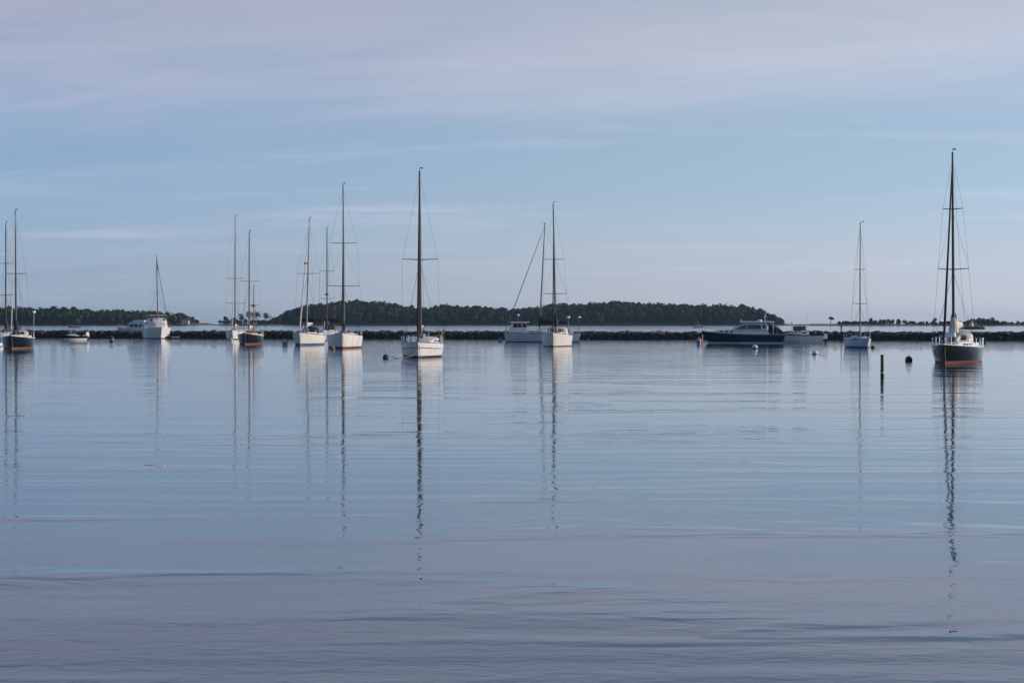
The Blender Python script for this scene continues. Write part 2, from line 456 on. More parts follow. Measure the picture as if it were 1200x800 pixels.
def tree(name, label, px, D, base, height, crown_r, crown_h, mat, group=None, lean=0.0, per=260, leaf=.5):
    """a tree that can be picked out by itself: tapered trunk with limbs, and a crown of leaf clumps"""
    x = px2m(px, D)
    t = empty(name, (x, D + 30, base)); tag(t, label, 'tree', group)
    zt = height - crown_h*.75
    m = MB(); m.tube([(0,0,-.6),(lean*.4,0,zt*.5),(lean,0,zt),(lean*1.1,0,zt + crown_h*.5)], [.32,.24,.17,.06], 7)
    for k in range(5):
        a = k*1.3 + px; m.tube([(lean*.8,0,zt*.82),(lean + math.cos(a)*crown_r*.35, math.sin(a)*crown_r*.35, zt + crown_h*.15),(lean + math.cos(a)*crown_r*.7, math.sin(a)*crown_r*.7, zt + crown_h*.4)], [.12,.08,.03], 5)
    m.build('trunk', BARK, t)
    crowns([(lean, 0, height - crown_h, crown_r, crown_h)], per, leaf, 'crown', mat, t, sub=8)
    return t
gp = 'loose pines on the low spit'
tree('umbrella_pine', 'small flat-topped pine standing first from the left on the low spit', 258.5, D3, 1.2, 6.4, 3.2, 4.2, PINE, gp)
tree('umbrella_pine', 'thin pine with sparse crown just left of the twin masts on the spit', 268, D3, 1.2, 5.2, 2.8, 3.0, PINE, gp)
tree('umbrella_pine', 'broad pine seen between the white sloop mast and its flag', 276, D3, 1.2, 8.8, 4.6, 6.0, PINE, gp)
tree('umbrella_pine', 'tall round-headed pine just left of the dark yawl main mast', 287, D3, 1.2, 10.6, 5.6, 8.0, PINE, gp, .4)
tree('umbrella_pine', 'tall wide pine behind the dark yawl mizzen mast', 296, D3, 1.2, 11.0, 5.8, 8.4, PINE, gp, -.4)
tree('umbrella_pine', 'leaning flat-headed pine right of the dark yawl mizzen mast', 306, D3, 1.2, 10.2, 5.0, 6.6, PINE, gp, .9)
tree('umbrella_pine', 'slender low pine in the gap before the wooded island', 316, D3, 1.2, 6.0, 3.4, 3.6, PINE, gp)
tree('umbrella_pine', 'small pine nearest to the left end of the wooded island', 322, D3, 1.2, 6.4, 3.4, 4.4, PINE, gp)
tree('shade_tree', 'lone umbrella-shaped tree on the low right shore left of the pale sloop', 981, D4, 1.0, 6.0, 3.4, 2.6, LEAF, None, 0, 300)
tree('shore_tree', 'rounded tree on the low right shore between the dark sloop spars', 1105, D4, 1.0, 5.0, 2.2, 4.2, LEAF)
tree('shore_tree', 'small bushy tree at the far right end of the low shore', 1175, D4, 1.0, 5.4, 2.6, 4.4, LEAF)
tree('shore_tree', 'small bushy tree just left of the rightmost tree on the low shore', 1163, D4, 1.0, 4.4, 1.8, 3.6, LEAF)
tree('shore_tree', 'small pointed tree on the low shore right of the pale sloop mast', 1029, D4, 1.0, 5.0, 1.7, 4.2, LEAF)

# house at the tip of the wooded point
hx = px2m(216, D2)
h = empty('shore_house', (hx, D2 + 6, 1.2)); tag(h, 'tiny white gabled house at the tip of the wooded left point', 'house')
m = MB(); m.box((0,0,1.4), (6,4.5,2.8)); m.build('wall', M['house'], h)
m = MB(); m.add([(-3.3,-2.6,2.75),(3.3,-2.6,2.75),(3.3,2.6,2.75),(-3.3,2.6,2.75),(-3.3,0,4.6),(3.3,0,4.6)], [(0,1,5,4),(2,3,4,5),(0,4,3),(1,2,5),(0,3,2,1)]); rf = m.build('roof', M['roof'], h, False)
box('chimney', M['red'], rf, (1.4,.4,4.7), (.7,.7,1.4))
for wx in (-1.9, 0, 1.9): box('window', M['glass'], h, (wx,-2.29,1.5), (.9,.08,1.2))

# ledge with a beacon, beyond the breakwater on the right
DL = 820.0
lx = px2m(1139, DL)
def rock_mesh(seed, sub=2):
    import bmesh
    r = random.Random(seed); b = bmesh.new(); bmesh.ops.create_icosphere(b, subdivisions=sub, radius=1)
    for v in b.verts: v.co = Vector([math.copysign(abs(c)**.55, c) for c in v.co])*.86
    planes = [(Vector((r.gauss(0,1), r.gauss(0,1), r.gauss(0,1))).normalized(), r.uniform(.72, 1.0)) for k in range(9)]
    for v in b.verts:
        for nrm, dd in planes:
            q = v.co.dot(nrm)
            if q > dd: v.co -= nrm*(q - dd)
        v.co += Vector((r.gauss(0,1), r.gauss(0,1), r.gauss(0,1)))*.035
    me = bpy.data.meshes.new('stone'); b.to_mesh(me); b.free(); return me
def rock_material():
    m, n, l, p = material('granite_block')
    g = n.new('ShaderNodeNewGeometry'); s = n.new('ShaderNodeSeparateXYZ'); l.new(g.outputs['Position'], s.inputs[0])
    no = n.new('ShaderNodeTexNoise'); no.inputs['Scale'].default_value = 1.3; no.inputs['Detail'].default_value = 7; l.new(g.outputs['Position'], no.inputs['Vector'])
    oi = n.new('ShaderNodeObjectInfo')
    rp = n.new('ShaderNodeValToRGB'); e = rp.color_ramp.elements
    e[0].position = .3; e[0].color = (.035,.033,.033, 1); e[1].position = .75; e[1].color = (.115,.105,.10, 1)
    l.new(no.outputs['Fac'], rp.inputs[0])
    hv = n.new('ShaderNodeHueSaturation'); mrv = n.new('ShaderNodeMapRange'); mrv.inputs[3].default_value = .55; mrv.inputs[4].default_value = 1.35
    l.new(oi.outputs['Random'], mrv.inputs[0]); l.new(mrv.outputs[0], hv.inputs['Value']); l.new(rp.outputs[0], hv.inputs['Color'])
    # weed and wet band below the tide mark
    ad = n.new('ShaderNodeMath'); ad.operation = 'MULTIPLY_ADD'; ad.inputs[1].default_value = -.5; l.new(no.outputs['Fac'], ad.inputs[0]); l.new(s.outputs[2], ad.inputs[2])
    mr = n.new('ShaderNodeMapRange'); mr.inputs[1].default_value = .35; mr.inputs[2].default_value = .75; l.new(ad.outputs[0], mr.inputs[0])
    mx = n.new('ShaderNodeMix'); mx.data_type = 'RGBA'; mx.inputs[6].default_value = (.016,.015,.012, 1)
    l.new(mr.outputs[0], mx.inputs[0]); l.new(hv.outputs[0], mx.inputs[7]); l.new(mx.outputs[2], p.inputs['Base Color'])
    p.inputs['Roughness'].default_value = .85
    bp = n.new('ShaderNodeBump'); bp.inputs['Distance'].default_value = .08; l.new(no.outputs['Fac'], bp.inputs['Height']); l.new(bp.outputs[0], p.inputs['Normal'])
    return m
ROCK = rock_material()
stones = [rock_mesh(k) for k in range(14)]
for me in stones: me.materials.append(ROCK)
led = empty('rock_ledge', (lx, DL, 0)); tag(led, 'low dark rock ledge carrying a small beacon behind the right sloop', 'ledge')
for k in range(16):
    o = bpy.data.objects.new('stone', stones[k % 14]); col.objects.link(o); o.parent = led
    o.location = (rng.uniform(-6, 5), rng.uniform(-2, 2), rng.uniform(.1, .5)); o.scale = (rng.uniform(1, 2), rng.uniform(1, 1.6), rng.uniform(.8, 1.3)); o.rotation_euler = (0, 0, rng.uniform(0, 6))
bc = empty('beacon', (lx - .2, DL, .9)); tag(bc, 'small white beacon with dark ball topmark on the rock ledge', 'beacon')
m = MB(); m.lathe([(.95,0),(.85,1.2),(.55,1.3),(.5,1.9),(0,1.95)], n=12); m.build('base', M['house'], bc)
tube('post', M['spardark'], bc, [(0,0,1.8),(0,0,2.9)], .09)
m = MB(); m.lathe([(0,2.6),(.35,2.75),(.48,3.05),(.35,3.35),(0,3.5)], n=12); m.build('topmark', M['rubber'], bc)

# ------------------------------------------------------------------ breakwater
A = Vector((-100.0, 386.0, 0)); Bv = Vector((85.7, 333.0, 0))
dirb = (Bv - A).normalized(); nrm = Vector((dirb.y, -dirb.x, 0))       # nrm points to the camera
if nrm.y > 0: nrm = -nrm
Lb = (Bv - A).length
bw_root = empty('breakwater', (A + dirb*Lb/2)); bw_root.rotation_euler.z = math.atan2(dirb.y, dirb.x)
tag(bw_root, 'long low breakwater of rough dark stone blocks across the harbour', 'breakwater')
# local frame: x along, y away from the camera
rows = [(-.10, .02, .55, .95), (.40, .42, .48, .90), (.85, .80, .44, .85), (1.5, .98, .36, .95), (2.6, .95, .38, 1.0)]
items = []
for ri, (yy, zz, hs, ws) in enumerate(rows):
    x = -Lb*.5 - 45
    while x < Lb*.5 + 45:
        w = ws * rng.uniform(.6, 1.25)
        x += w*.88
        items.append((ri, x, yy + rng.uniform(-.25, .25), zz + rng.uniform(-.05, .05) + (.10 if ri == 3 else 0)*math.sin(x*.13), w*rng.uniform(.95,1.15), hs*rng.uniform(.8, 1.15)))
        x += w*.88
inframe = lambda it: abs(it[1]) < Lb*.5 + 1
vis = sorted([it for it in items if it[0] in (0, 1, 2, 3) and inframe(it)], key=lambda it: -(it[4]*it[5]*(1.0 if it[0] < 3 else .5)))
chosen = set(id(it) for it in vis[:296])
rest = MB()
for k, it in enumerate(items):
    ri, x, yy, zz, w, hh = it
    me = stones[k % 14]
    rot = (rng.uniform(-.3,.3), rng.uniform(-.25,.25), rng.choice([0, math.pi]) + rng.uniform(-.35,.35)); scl = (w, rng.uniform(.7, 1.0), hh)
    if id(it) in chosen:
        o = bpy.data.objects.new('stone', me); col.objects.link(o); o.parent = bw_root
        o.location = (x, yy, zz); o.rotation_euler = rot; o.scale = scl
    else:
        from mathutils import Euler
        Mx = Matrix.Translation((x, yy, zz)) @ Euler(rot).to_matrix().to_4x4() @ Matrix.Diagonal((*scl, 1))
        rest.add([Mx @ v.co for v in me.vertices], [tuple(f.vertices) for f in me.polygons])
o = rest.build('rubble', ROCK, bw_root, False); o['kind'] = 'stuff'
m = MB()
m.loft([[(x,-.7,-1.5),(x,.2,.35),(x,1.0,.80),(x,3.0,.85),(x,5.0,-1.5)] for x in (-Lb*.5-46, Lb*.5+46)])
m.build('core', paint('rubble_core', (.02,.019,.018), .95, .3, 2), bw_root)

# ------------------------------------------------------------------ boats
def hull_shape(root, L, B, fb, mats, ts=.72, rake=.10, bowz=.28, sternz=.05, draft=.45, tr=-.05, flare=.60, boot=.14, full=2.2, tmax=.42):
    """topsides, boot stripe with bottom, and deck; +x is the bow, z = 0 the waterline. returns functions of the sheer"""
    n = 22
    def hb(t):
        if t < tmax: f = ts + (1-ts)*math.sin(math.pi/2*t/tmax)
        else: f = 1 - ((t-tmax)/(1-tmax))**full
        return max(.012, B/2*f)
    def sh(t): return fb*(1 + bowz*max(0, (t-.35)/.65)**1.8 + sternz*max(0, (.35-t)/.35)**1.5)
    def pt(t, z):
        zs = sh(t); q = max(0, min(1, (zs - z)/(zs + draft)))
        fl = flare + (.90-flare)*min(1, (1-t)/.55)         # waterline width against sheer width
        qw = zs/(zs + draft)
        g = 1 - (1-fl)*(q/qw)**1.4 if q <= qw else fl*(1 - .75*((q-qw)/(1-qw))**1.5)
        x = -L/2 + L*t - rake*L*q*t**6 + tr*L*(-q)*(1-t)**8
        return x, hb(t)*g
    def rows(zlist):
        V = []
        for i in range(n+1):
            t = i/n
            V.append([(*(pt(t, z if z is not None else sh(t))), (z if z is not None else sh(t))) for z in zlist(t)])
        return V
    def skin(name, zlist, mat, cap=True):
        m = MB()
        V = rows(zlist); k = len(V[0])
        for sgn in (1, -1):
            v = [(x, sgn*y, z) for r in V for x, y, z in r]
            f = [(i*k+j, (i+1)*k+j, (i+1)*k+j+1, i*k+j+1) for i in range(n) for j in range(k-1)]
            m.add(v, f if sgn > 0 else [q[::-1] for q in f])
        if cap:
            r = V[0]; m.add([(x, y, z) for x, y, z in r] + [(x, -y, z) for x, y, z in r], [(j, j+1, k+j+1, k+j) for j in range(k-1)])
        return m.build(name, mat, root)
    def top(t):
        zs = sh(t); return [zs - (zs-boot)*j/6 for j in range(7)]
    skin('hull', top, mats['hull'])
    skin('boot_stripe', lambda t: [boot, .02, -draft*.45, -draft*.9], mats['boot'])
    m = MB(); V = []
    for i in range(n+1):
        t = i/n; x, y = pt(t, sh(t)); z = sh(t) - .015
        V += [(x, -y, z), (x, -y*.5, z + .03), (x, 0, z + .045), (x, y*.5, z + .03), (x, y, z)]
    m.add(V, [(i*5+j, (i+1)*5+j, (i+1)*5+j+1, i*5+j+1) for i in range(n) for j in range(4)]); m.build('deck', mats.get('deck', M['deck']), root)
    m = MB()
    for s in (1, -1): m.tube([(pt(i/n, sh(i/n))[0], s*pt(i/n, sh(i/n))[1], sh(i/n) + .01) for i in range(n+1)], mats.get('railr', .028), 6)
    m.build('toe_rail', mats.get('rail', M['alu']), root)
    def sheer(x):
        t = max(0, min(1, (x + L/2)/L)); return hb(t), sh(t)
    return sheer
def section(x, w, z0, h, lean=.9, crown=.06):
    return [(x,-w,z0),(x,-w*lean,z0+h*.78),(x,-w*lean*.86,z0+h*.96),(x,-w*.4,z0+h*(1+crown*.7)),(x,0,z0+h*(1+crown)),(x,w*.4,z0+h*(1+crown*.7)),(x,w*lean*.86,z0+h*.96),(x,w*lean,z0+h*.78),(x,w,z0)]
def coachroof(root, x0, x1, w0, w1, zf, h, mat, wins=3, glass='glass'):
    """trunk cabin from x0 (aft) to x1 (fore), low at the fore end"""
    m = MB(); S = []
    for k in range(7):
        q = k/6; x = x0 + (x1-x0)*q; w = w0 + (w1-w0)*q**1.6; hh = h*(1 - .25*q) * (1 if q < .8 else 1 - (q-.8)/.2*.75)
        S.append(section(x, w, zf(x)[1] - .02, hh))
    m.loft(S); c = m.build('coachroof', mat, root)
    for s in (1, -1):
        for k in range(wins):
            q = .12 + .62*(k + .5)/wins; x = x0 + (x1-x0)*q; w = (w0 + (w1-w0)*q**1.6)
            z = zf(x)[1] + h*(1-.25*q)*.40; ln = (x1-x0)*.5/wins
            mm = MB(); mm.box((x, s*(w*.955 + .012), z), (ln, .03, h*.26)); mm.build('window', M[glass], c)
    for k, hx in enumerate((.45, .72)):
        x = x0 + (x1-x0)*hx; box('hatch', M['glass'], c, (x, 0, zf(x)[1] + h*(1-.25*hx)*1.07), (.5,.5,.06))
    return c
def rails(root, L, zf, hr=.62, n=6, bow=True, stern=True, dodgers=None):
    def P(x, s, h, inset=.06):
        b, z = zf(x); return (x, s*max(.05, b - inset), z + h)
    xs = [-L*.40 + (L*.74)*k/(n-1) for k in range(n)]
    for s in (1, -1):
        for x in xs:
            tube('stanchion', M['steel'], root, [P(x, s, 0), P(x, s, hr)], .016, 6)
        m = MB()
        for hh in (hr, hr*.55): m.tube([P(x, s, hh) for x in xs], .008, 5)
        m.build('lifeline', M['wire'], root)
    if bow:
        m = MB(); xb = L*.485
        m.tube([P(L*.34, 1, hr), P(L*.42, 1, hr), (xb, .16, zf(xb)[1] + hr + .04), (xb + .05, 0, zf(xb)[1] + hr + .05), (xb, -.16, zf(xb)[1] + hr + .04), P(L*.42, -1, hr), P(L*.34, -1, hr)], .018, 6)
        for s in (1, -1): m.tube([P(L*.42, s, 0), P(L*.42, s, hr)], .016, 6); m.tube([P(L*.47, s, 0, .02), (xb, s*.14, zf(xb)[1] + hr)], .016, 6)
        m.build('pulpit', M['steel'], root)
    if stern:
        m = MB(); xa = -L*.485
        m.tube([P(-L*.40, 1, hr), P(xa, 1, hr, .1), P(xa, -1, hr, .1), P(-L*.40, -1, hr)], .018, 6)
        for s in (1, -1): m.tube([P(xa, s, 0, .1), P(xa, s, hr, .1)], .016, 6)
        m.build('pushpit', M['steel'], root)
def flag(root, p, h, mat, w=.55, d=.4, tilt=(0, 0)):
    st = tube('flagstaff', M['alu'], root, [p, (p[0] + tilt[0]*h, p[1] + tilt[1]*h, p[2] + h)], .018, 6)
    m = MB(); V = []; nx = 6
    t = (p[0] + tilt[0]*h, p[1] + tilt[1]*h, p[2] + h)
    for i in range(nx + 1):
        q = i/nx
        for j in range(4):
            r = j/3; V.append((t[0] - q*w*.35 + .03*math.sin(q*7 + r), t[1] - q*w*.30 + .05*math.sin(q*5 + r*2), t[2] - .02 - r*d - q*w*.75))
    m.add(V, [(i*4+j, (i+1)*4+j, (i+1)*4+j+1, i*4+j+1) for i in range(nx) for j in range(3)])
    o = m.build('flag', mat, root)
    sd = o.modifiers.new('thickness', 'SOLIDIFY'); sd.thickness = .012
    return st
def dodger(root, x, w, z, h, ln, mat, win=True):
    m = MB(); S = []
    for k in range(5):
        q = k/4; hh = h*(.35 + .65*math.sin(math.pi/2*q)); S.append(section(x + ln*(1-q), w*(.86 + .14*q), z, hh, .94, .10))
    m.loft(S); d = m.build('dodger', mat, root)
    if win:
        for yy in (-w*.42, 0, w*.42):
            mm = MB(); a, b = .30, .72
            def sp(q, y): return (x + ln*(1-q) + .03, y, z + h*(.35 + .65*math.sin(math.pi/2*q))*1.0 + .035)
            mm.add([sp(.06, yy-w*.17), sp(.06, yy+w*.17), sp(.42, yy+w*.17), sp(.42, yy-w*.17)], [(0,1,2,3)]); o = mm.build('window', M['glass'], d)
            sd = o.modifiers.new('thickness', 'SOLIDIFY'); sd.thickness = .01
def radar(root, p, r=.3, mat=None):
    m = MB(); m.lathe([(r*.7,0),(r,.05),(r,.16),(r*.8,.25),(0,.28)], p, 14); return m.build('radar_dome', mat or M['plastic'], root)

def rig(root, L, zf, mx, H, lean, spar, spreaders, B, jib=None, jtop=.98, jr=.07, r=.105, masthead='vane', backstay=True, stem=None, shroud_top=.97, wr=.0085):
    """mast with spreaders, shrouds, stays and furled headsail. lean: offset of the masthead in local x, y"""
    z0 = zf(mx)[1]
    base = Vector((mx, 0, z0 - .1)); top = Vector((mx + lean[0], lean[1], H))
    at = lambda z: base + (top - base)*((z - base.z)/(top.z - base.z))
    N = 10
    mast = tube('mast', spar, root, [at(base.z + (H-base.z)*k/N) for k in range(N+1)], [r*(1 - .42*(k/N)**2) for k in range(N+1)], 10)
    if masthead:
        m = MB(); t = at(H)
        m.box((t.x, t.y, t.z + .03), (.30,.12,.08)); m.tube([t, t + Vector((.02, .03, .40))], .015, 5)
        m.tube([t + Vector((0,0,.1)), t + Vector((.30, .05, .22)), t + Vector((.42, .18, .26))], .013, 5); m.box((t.x + .40, t.y + .20, t.z + .27), (.05,.22,.10))
        m.build('wind_vane', M['rubber'], mast)
    cb, cz = zf(mx - .15)
    tips = {1: [], -1: []}
    for z, w in spreaders:
        p = at(z)
        m = MB()
        for s in (1, -1):
            q = p + Vector((-.12*w, s*w, .06)); m.tube([p, q], [.045, .030], 6); tips[s].append(q)
        m.build('spreader', spar, mast)
    for s in (1, -1):
        pts = [Vector((mx - .15, s*(cb - .05), cz))] + tips[s] + [at(H*shroud_top if spreaders else H*.9)]
        tube('shroud', M['wire'], root, pts, wr, 5)
        low = at(spreaders[0][0] - .1) if spreaders else at(H*.6)
        m = MB(); m.tube([Vector((mx + .5, s*(zf(mx+.5)[0] - .08), zf(mx+.5)[1])), low], wr*.9, 5); m.tube([Vector((mx - .7, s*(zf(mx-.7)[0] - .08), zf(mx-.7)[1])), low], wr*.9, 5)
        if len(spreaders) > 1: m.tube([tips[s][0], at(spreaders[1][0] - .1)], wr*.9, 5)
        m.build('lower_shroud', M['wire'], root)
    sx = stem if stem is not None else L*.485
    sp = Vector((sx, 0, zf(sx)[1] + .05)); jt = at(H*jtop) + Vector((.08, 0, 0))
    if jib:
        pts = [sp + (jt - sp)*(k/12) for k in range(13)]
        fo = tube('furled_jib', jib, root, pts, [.03] + [jr*(1.0 - .55*(k/12)) for k in range(1, 12)] + [.02], 8)
        m = MB(); m.lathe([(.09,0),(.13,.03),(.09,.08),(.09,.16),(.13,.2),(.08,.22)], tuple(sp), 12); m.build('furling_drum', M['rubber'], fo)
    else:
        tube('forestay', M['wire'], root, [sp, jt], wr*1.1, 5)
    if backstay: tube('backstay', M['wire'], root, [(-L*.485, 0, zf(-L*.485)[1]), at(H*.995)], wr, 5)
    return at, mast
def boom(root, at, z, ln, spar, cover=None, stack=.0, fat=.16, droop=.25, yaw=0.0):
    a = at(z); e = a + Vector((-ln*math.cos(yaw), ln*math.sin(yaw), droop))
    b = tube('boom', spar, root, [a, e], .07, 8)
    if cover:
        m = MB(); S = []
        for k in range(9):
            q = k/8; c = a + (e - a)*(.02 + .94*q) + Vector((0, 0, .10)); w = fat*(1 - .45*q); hh = (fat*1.5 + stack*(1-q)**3)*(1 - .35*q)
            S.append([c + Vector((0, w*math.cos(g)*.75, hh*.5 + hh*.62*math.sin(g) + .02*math.sin(k*2.1))) for g in [j*math.pi/5 for j in range(10)]])
        m.loft(S)
        if stack:
            p = a + Vector((-.05, 0, 0)); m.tube([p + Vector((0,0,-.1)), p + Vector((0,0,stack*.5)), at(z + stack) + Vector((-.03,0,0)), at(z + stack*1.5)], [fat*1.15, fat*1.0, fat*.62, .09], 10)
        m.build('sail_cover', cover, b)
    return b
def wheel(root, x, z, r=.42):
    m = MB(); m.tube([(x, r*math.cos(k*math.pi/8), z + r*math.sin(k*math.pi/8)) for k in range(17)], .018, 6)
    for k in range(3): a = k*math.pi/3; m.tube([(x, r*math.cos(a), z + r*math.sin(a)), (x, -r*math.cos(a), z - r*math.sin(a))], .012, 5)
    m.tube([(x + .1, 0, z - .9), (x + .06, 0, z + .05)], .09, 8); m.build('steering_wheel', M['steel'], root)

def place(name, label, x, yw, a, cat='sailboat', group='sailboats on their moorings'):
    X, Y = spot(x, yw)
    return tag(empty(name, (X, Y, 0), R(-90 + a) - math.atan2(X, Y)), label, cat, group)
def sloop(label, x, yw, a, L, B, fb, H, mats, mx=.08, topdx=0.0, spreaders=(), spar='alu', jib='canvas', cover='canvas', stack=1.6, boomz=1.75, fat=.17, cabin='white', cab=(.62, .40), hopts={}, rigopts={}, name='sailboat', dodge=None, boomln=None, rail_n=6, roofh=.42, wheels=True):
    """topdx: sideways offset of the masthead in metres, seen from the camera"""
    root = place(name, label, x, yw, a)
    zf = hull_shape(root, L, B, fb, mats, **hopts)
    rz = root.rotation_euler.z; lean = (topdx*math.cos(rz), -topdx*math.sin(rz))
    coachroof(root, -L*.12, L*.26, B*cab[0]/2, B*cab[1]/2*.8, zf, roofh, M[cabin])
    m = MB()                                            # cockpit coamings and sole
    for s in (1, -1): m.box((-L*.27, s*B*.30, zf(-L*.27)[1] + .13), (L*.28, .14, .3), .9)
    m.build('coaming', M[cabin], root)
    if wheels: wheel(root, -L*.36, zf(-L*.36)[1] + .75)
    rails(root, L, zf, n=rail_n)
    at, mast = rig(root, L, zf, L*mx, H, lean, M[spar], spreaders, B, M[jib] if jib else None, **rigopts)
    boom(root, at, zf(0)[1] + boomz - fb*0.0 if False else boomz, boomln or L*.36, M[spar], M[cover] if cover else None, stack, fat)
    if dodge: dodger(root, -L*.20, B*.30, zf(-L*.15)[1] + .1, dodge[1], L*.10, M[dodge[0]])
    m = MB(); m.box((L*.47, 0, zf(L*.47)[1] + .07), (.5, .16, .10)); m.tube([(L*.5,0,zf(L*.5)[1]+.10),(L*.46,0,zf(L*.46)[1]+.16)], .05, 6); m.build('anchor_roller', M['steel'], root)
    tube('mooring_line', M['rope'], root, [(L*.47, .06, zf(L*.47)[1]), (L*.50, .12, zf(L*.5)[1]*.55), (L*.50 + .6, .25, .12), (L*.50 + 1.6, .3, -.25)], .022, 6)
    return root, zf, at, mast
def px(yw, d): return d/ppm(yw)

# 1 sloop cut by the left edge, dark canvas
r, zf, at, mast = sloop('sloop with black mast at the very left edge, partly behind the navy sloop', 8, 402, -9, 11.5, 3.6, 1.15, px(402, 139), dict(hull=M['bluegrey'], boot=M['dark']), topdx=.05,
    spreaders=[(px(402, 56), 1.15), (px(402, 93), .95)], spar='spardark', jib=None, cover='canvas', stack=1.4, boomz=1.95, dodge=('bluecanvas', .75))
# 2 navy sloop at the left edge
r, zf, at, mast = sloop('navy hulled sloop with rust red boot stripe nearest the left edge of the photo', 20, 408, -7, 11.0, 3.5, 1.15, px(408, 159), dict(hull=M['navy'], boot=M['rust'], rail=M['plastic'], railr=.04), topdx=-.05,
    spreaders=[(px(408, 87), 1.15)], spar='alu', jib='sail', cover='canvas', stack=1.0, boomz=1.9, fat=.24, hopts=dict(boot=.16), rigopts=dict(jr=.06), dodge=('tancanvas', .75))
tube('antenna_pole', M['steel'], r, [(-4.9,1.3,1.2),(-4.9,1.3,4.0)], .03); radar(r, (-4.9,1.3,4.0), .22)
# 7 white sloop left of the yawl
r, zf, at, mast = sloop('white sloop with two thin spars, partly hidden behind the dark yawl', 276, 397.5, -6, 10.5, 3.4, 1.25, px(397.5, 143), dict(hull=M['white'], boot=M['dark']), topdx=.05,
    spreaders=[(px(397.5, 42), 1.6), (px(397.5, 71), 1.5)], spar='alu', jib='sail', cover='tancanvas', stack=.6, boomz=2.0, hopts=dict(ts=.8), rigopts=dict(jr=.07))
flag(r, (-4.9,.9,1.9), 1.9, M['flagwhite'], .9, .8)
# 8 dark yawl
r, zf, at, mast = sloop('dark hulled yawl with gold rail, tan boot stripe and short mizzen mast', 293, 403, -8, 11.0, 3.3, 1.05, px(403, 130), dict(hull=M['navy'], boot=M['rust'], rail=M['gold'], railr=.05), topdx=.05,
    spreaders=[(px(403, 73), 1.30)], spar='sparwood', jib=None, cover='tancanvas', stack=.4, boomz=1.95, hopts=dict(boot=.17, bowz=.42, ts=.55), rigopts=dict(backstay=False), boomln=3.2)
mz = MB(); mz.tube([(-3.6,0,1.0),(-3.6,.03,px(403, 70))], [.075,.05], 8); mz = mz.build('mizzen_mast', M['sparwood'], r)
radar(mz, (-3.4,0,px(403, 44)), .28, M['rubber'])
tube('mizzen_spreader', M['sparwood'], mz, [(-3.6,-.7,px(403, 46)),(-3.6,.7,px(403, 46))], .03, 6)
tube('mizzen_boom', M['sparwood'], r, [(-3.65,0,2.0),(-5.4,0,2.1)], .05)
flag(r, (-5.2,.2,1.2), 1.6, M['flagwhite'], .5, .4)
# 10 white sloop with blue boot stripe
r, zf, at, mast = sloop('white sloop with blue boot stripe and black bimini, left of three close together', 360.5, 404, -11, 11.2, 3.7, 1.25, px(404, 146), dict(hull=M['cream'], boot=M['bluepaint'], rail=M['alu']), topdx=.42,
    spreaders=[(px(404, 83), 1.45)], spar='sparwhite', jib='sail', cover='tancanvas', stack=.2, boomz=2.4, hopts=dict(boot=.24), rigopts=dict(jr=.10), dodge=('canvas', .95))
radar(mast, (1.1,0,px(404, 94)), .27, M['rubber'])
m = MB(); m.loft([section(xx, 1.45, 3.05 + .05*k, .16, .95, .3) for k, xx in enumerate((-4.9, -4.2, -3.4, -2.6))]); bm = m.build('bimini', M['canvas'], r)
for s in (1, -1):
    for xx in (-4.7, -2.8): tube('bimini_leg', M['steel'], bm, [(-3.8, s*1.4, 1.3), (xx, s*1.4, 3.1)], .018, 6)
# 11 sloop behind
r, zf, at, mast = sloop('sloop with red flag and dark canopy, middle one behind two white sloops', 384, 399, -6, 11.5, 3.6, 1.3, px(399, 131), dict(hull=M['bluegrey'], boot=M['dark']), topdx=.0,
    spreaders=[(px(399, 49), 1.25), (px(399, 81), 1.1)], spar='alu', jib=None, cover='canvas', stack=.3, boomz=2.6, dodge=('canvas', 1.0))
radar(mast, (1.1,0,px(399, 53)), .3, M['rubber'])
m = MB(); m.loft([section(xx, 1.5, 2.95 + .12*k, .16, .95, .4) for k, xx in enumerate((-4.9, -4.2, -3.4, -2.6))]); m.build('bimini', M['canvas'], r)
flag(r, (-5.2,-.9,1.4), 4.1, M['flagred'], 1.2, 1.0)
tube('antenna_pole', M['alu'], r, [(-5.2,.6,1.3),(-5.2,.6,px(399, 42))], .04, 6)
# 12 tall white sloop
r, zf, at, mast = sloop('tall white sloop with black furled sail and red boot stripe, left of centre', 403.5, 407.5, -2, 13.0, 4.15, 1.35, px(407.5, 189), dict(hull=M['white'], boot=M['red']), topdx=-.10,
    spreaders=[(px(407.5, 72), 1.85), (px(407.5, 122), 1.55)], spar='alu', jib='canvas', cover='canvas', stack=1.2, boomz=2.1, hopts=dict(boot=.20, ts=.85), rigopts=dict(jr=.10, jtop=.80))
m = MB(); m.tube([(5.0,.62,1.42),(4.8,.75,1.30),(4.55,.86,1.38)], .035, 6); m.build('bow_emblem', M['rubber'], r)
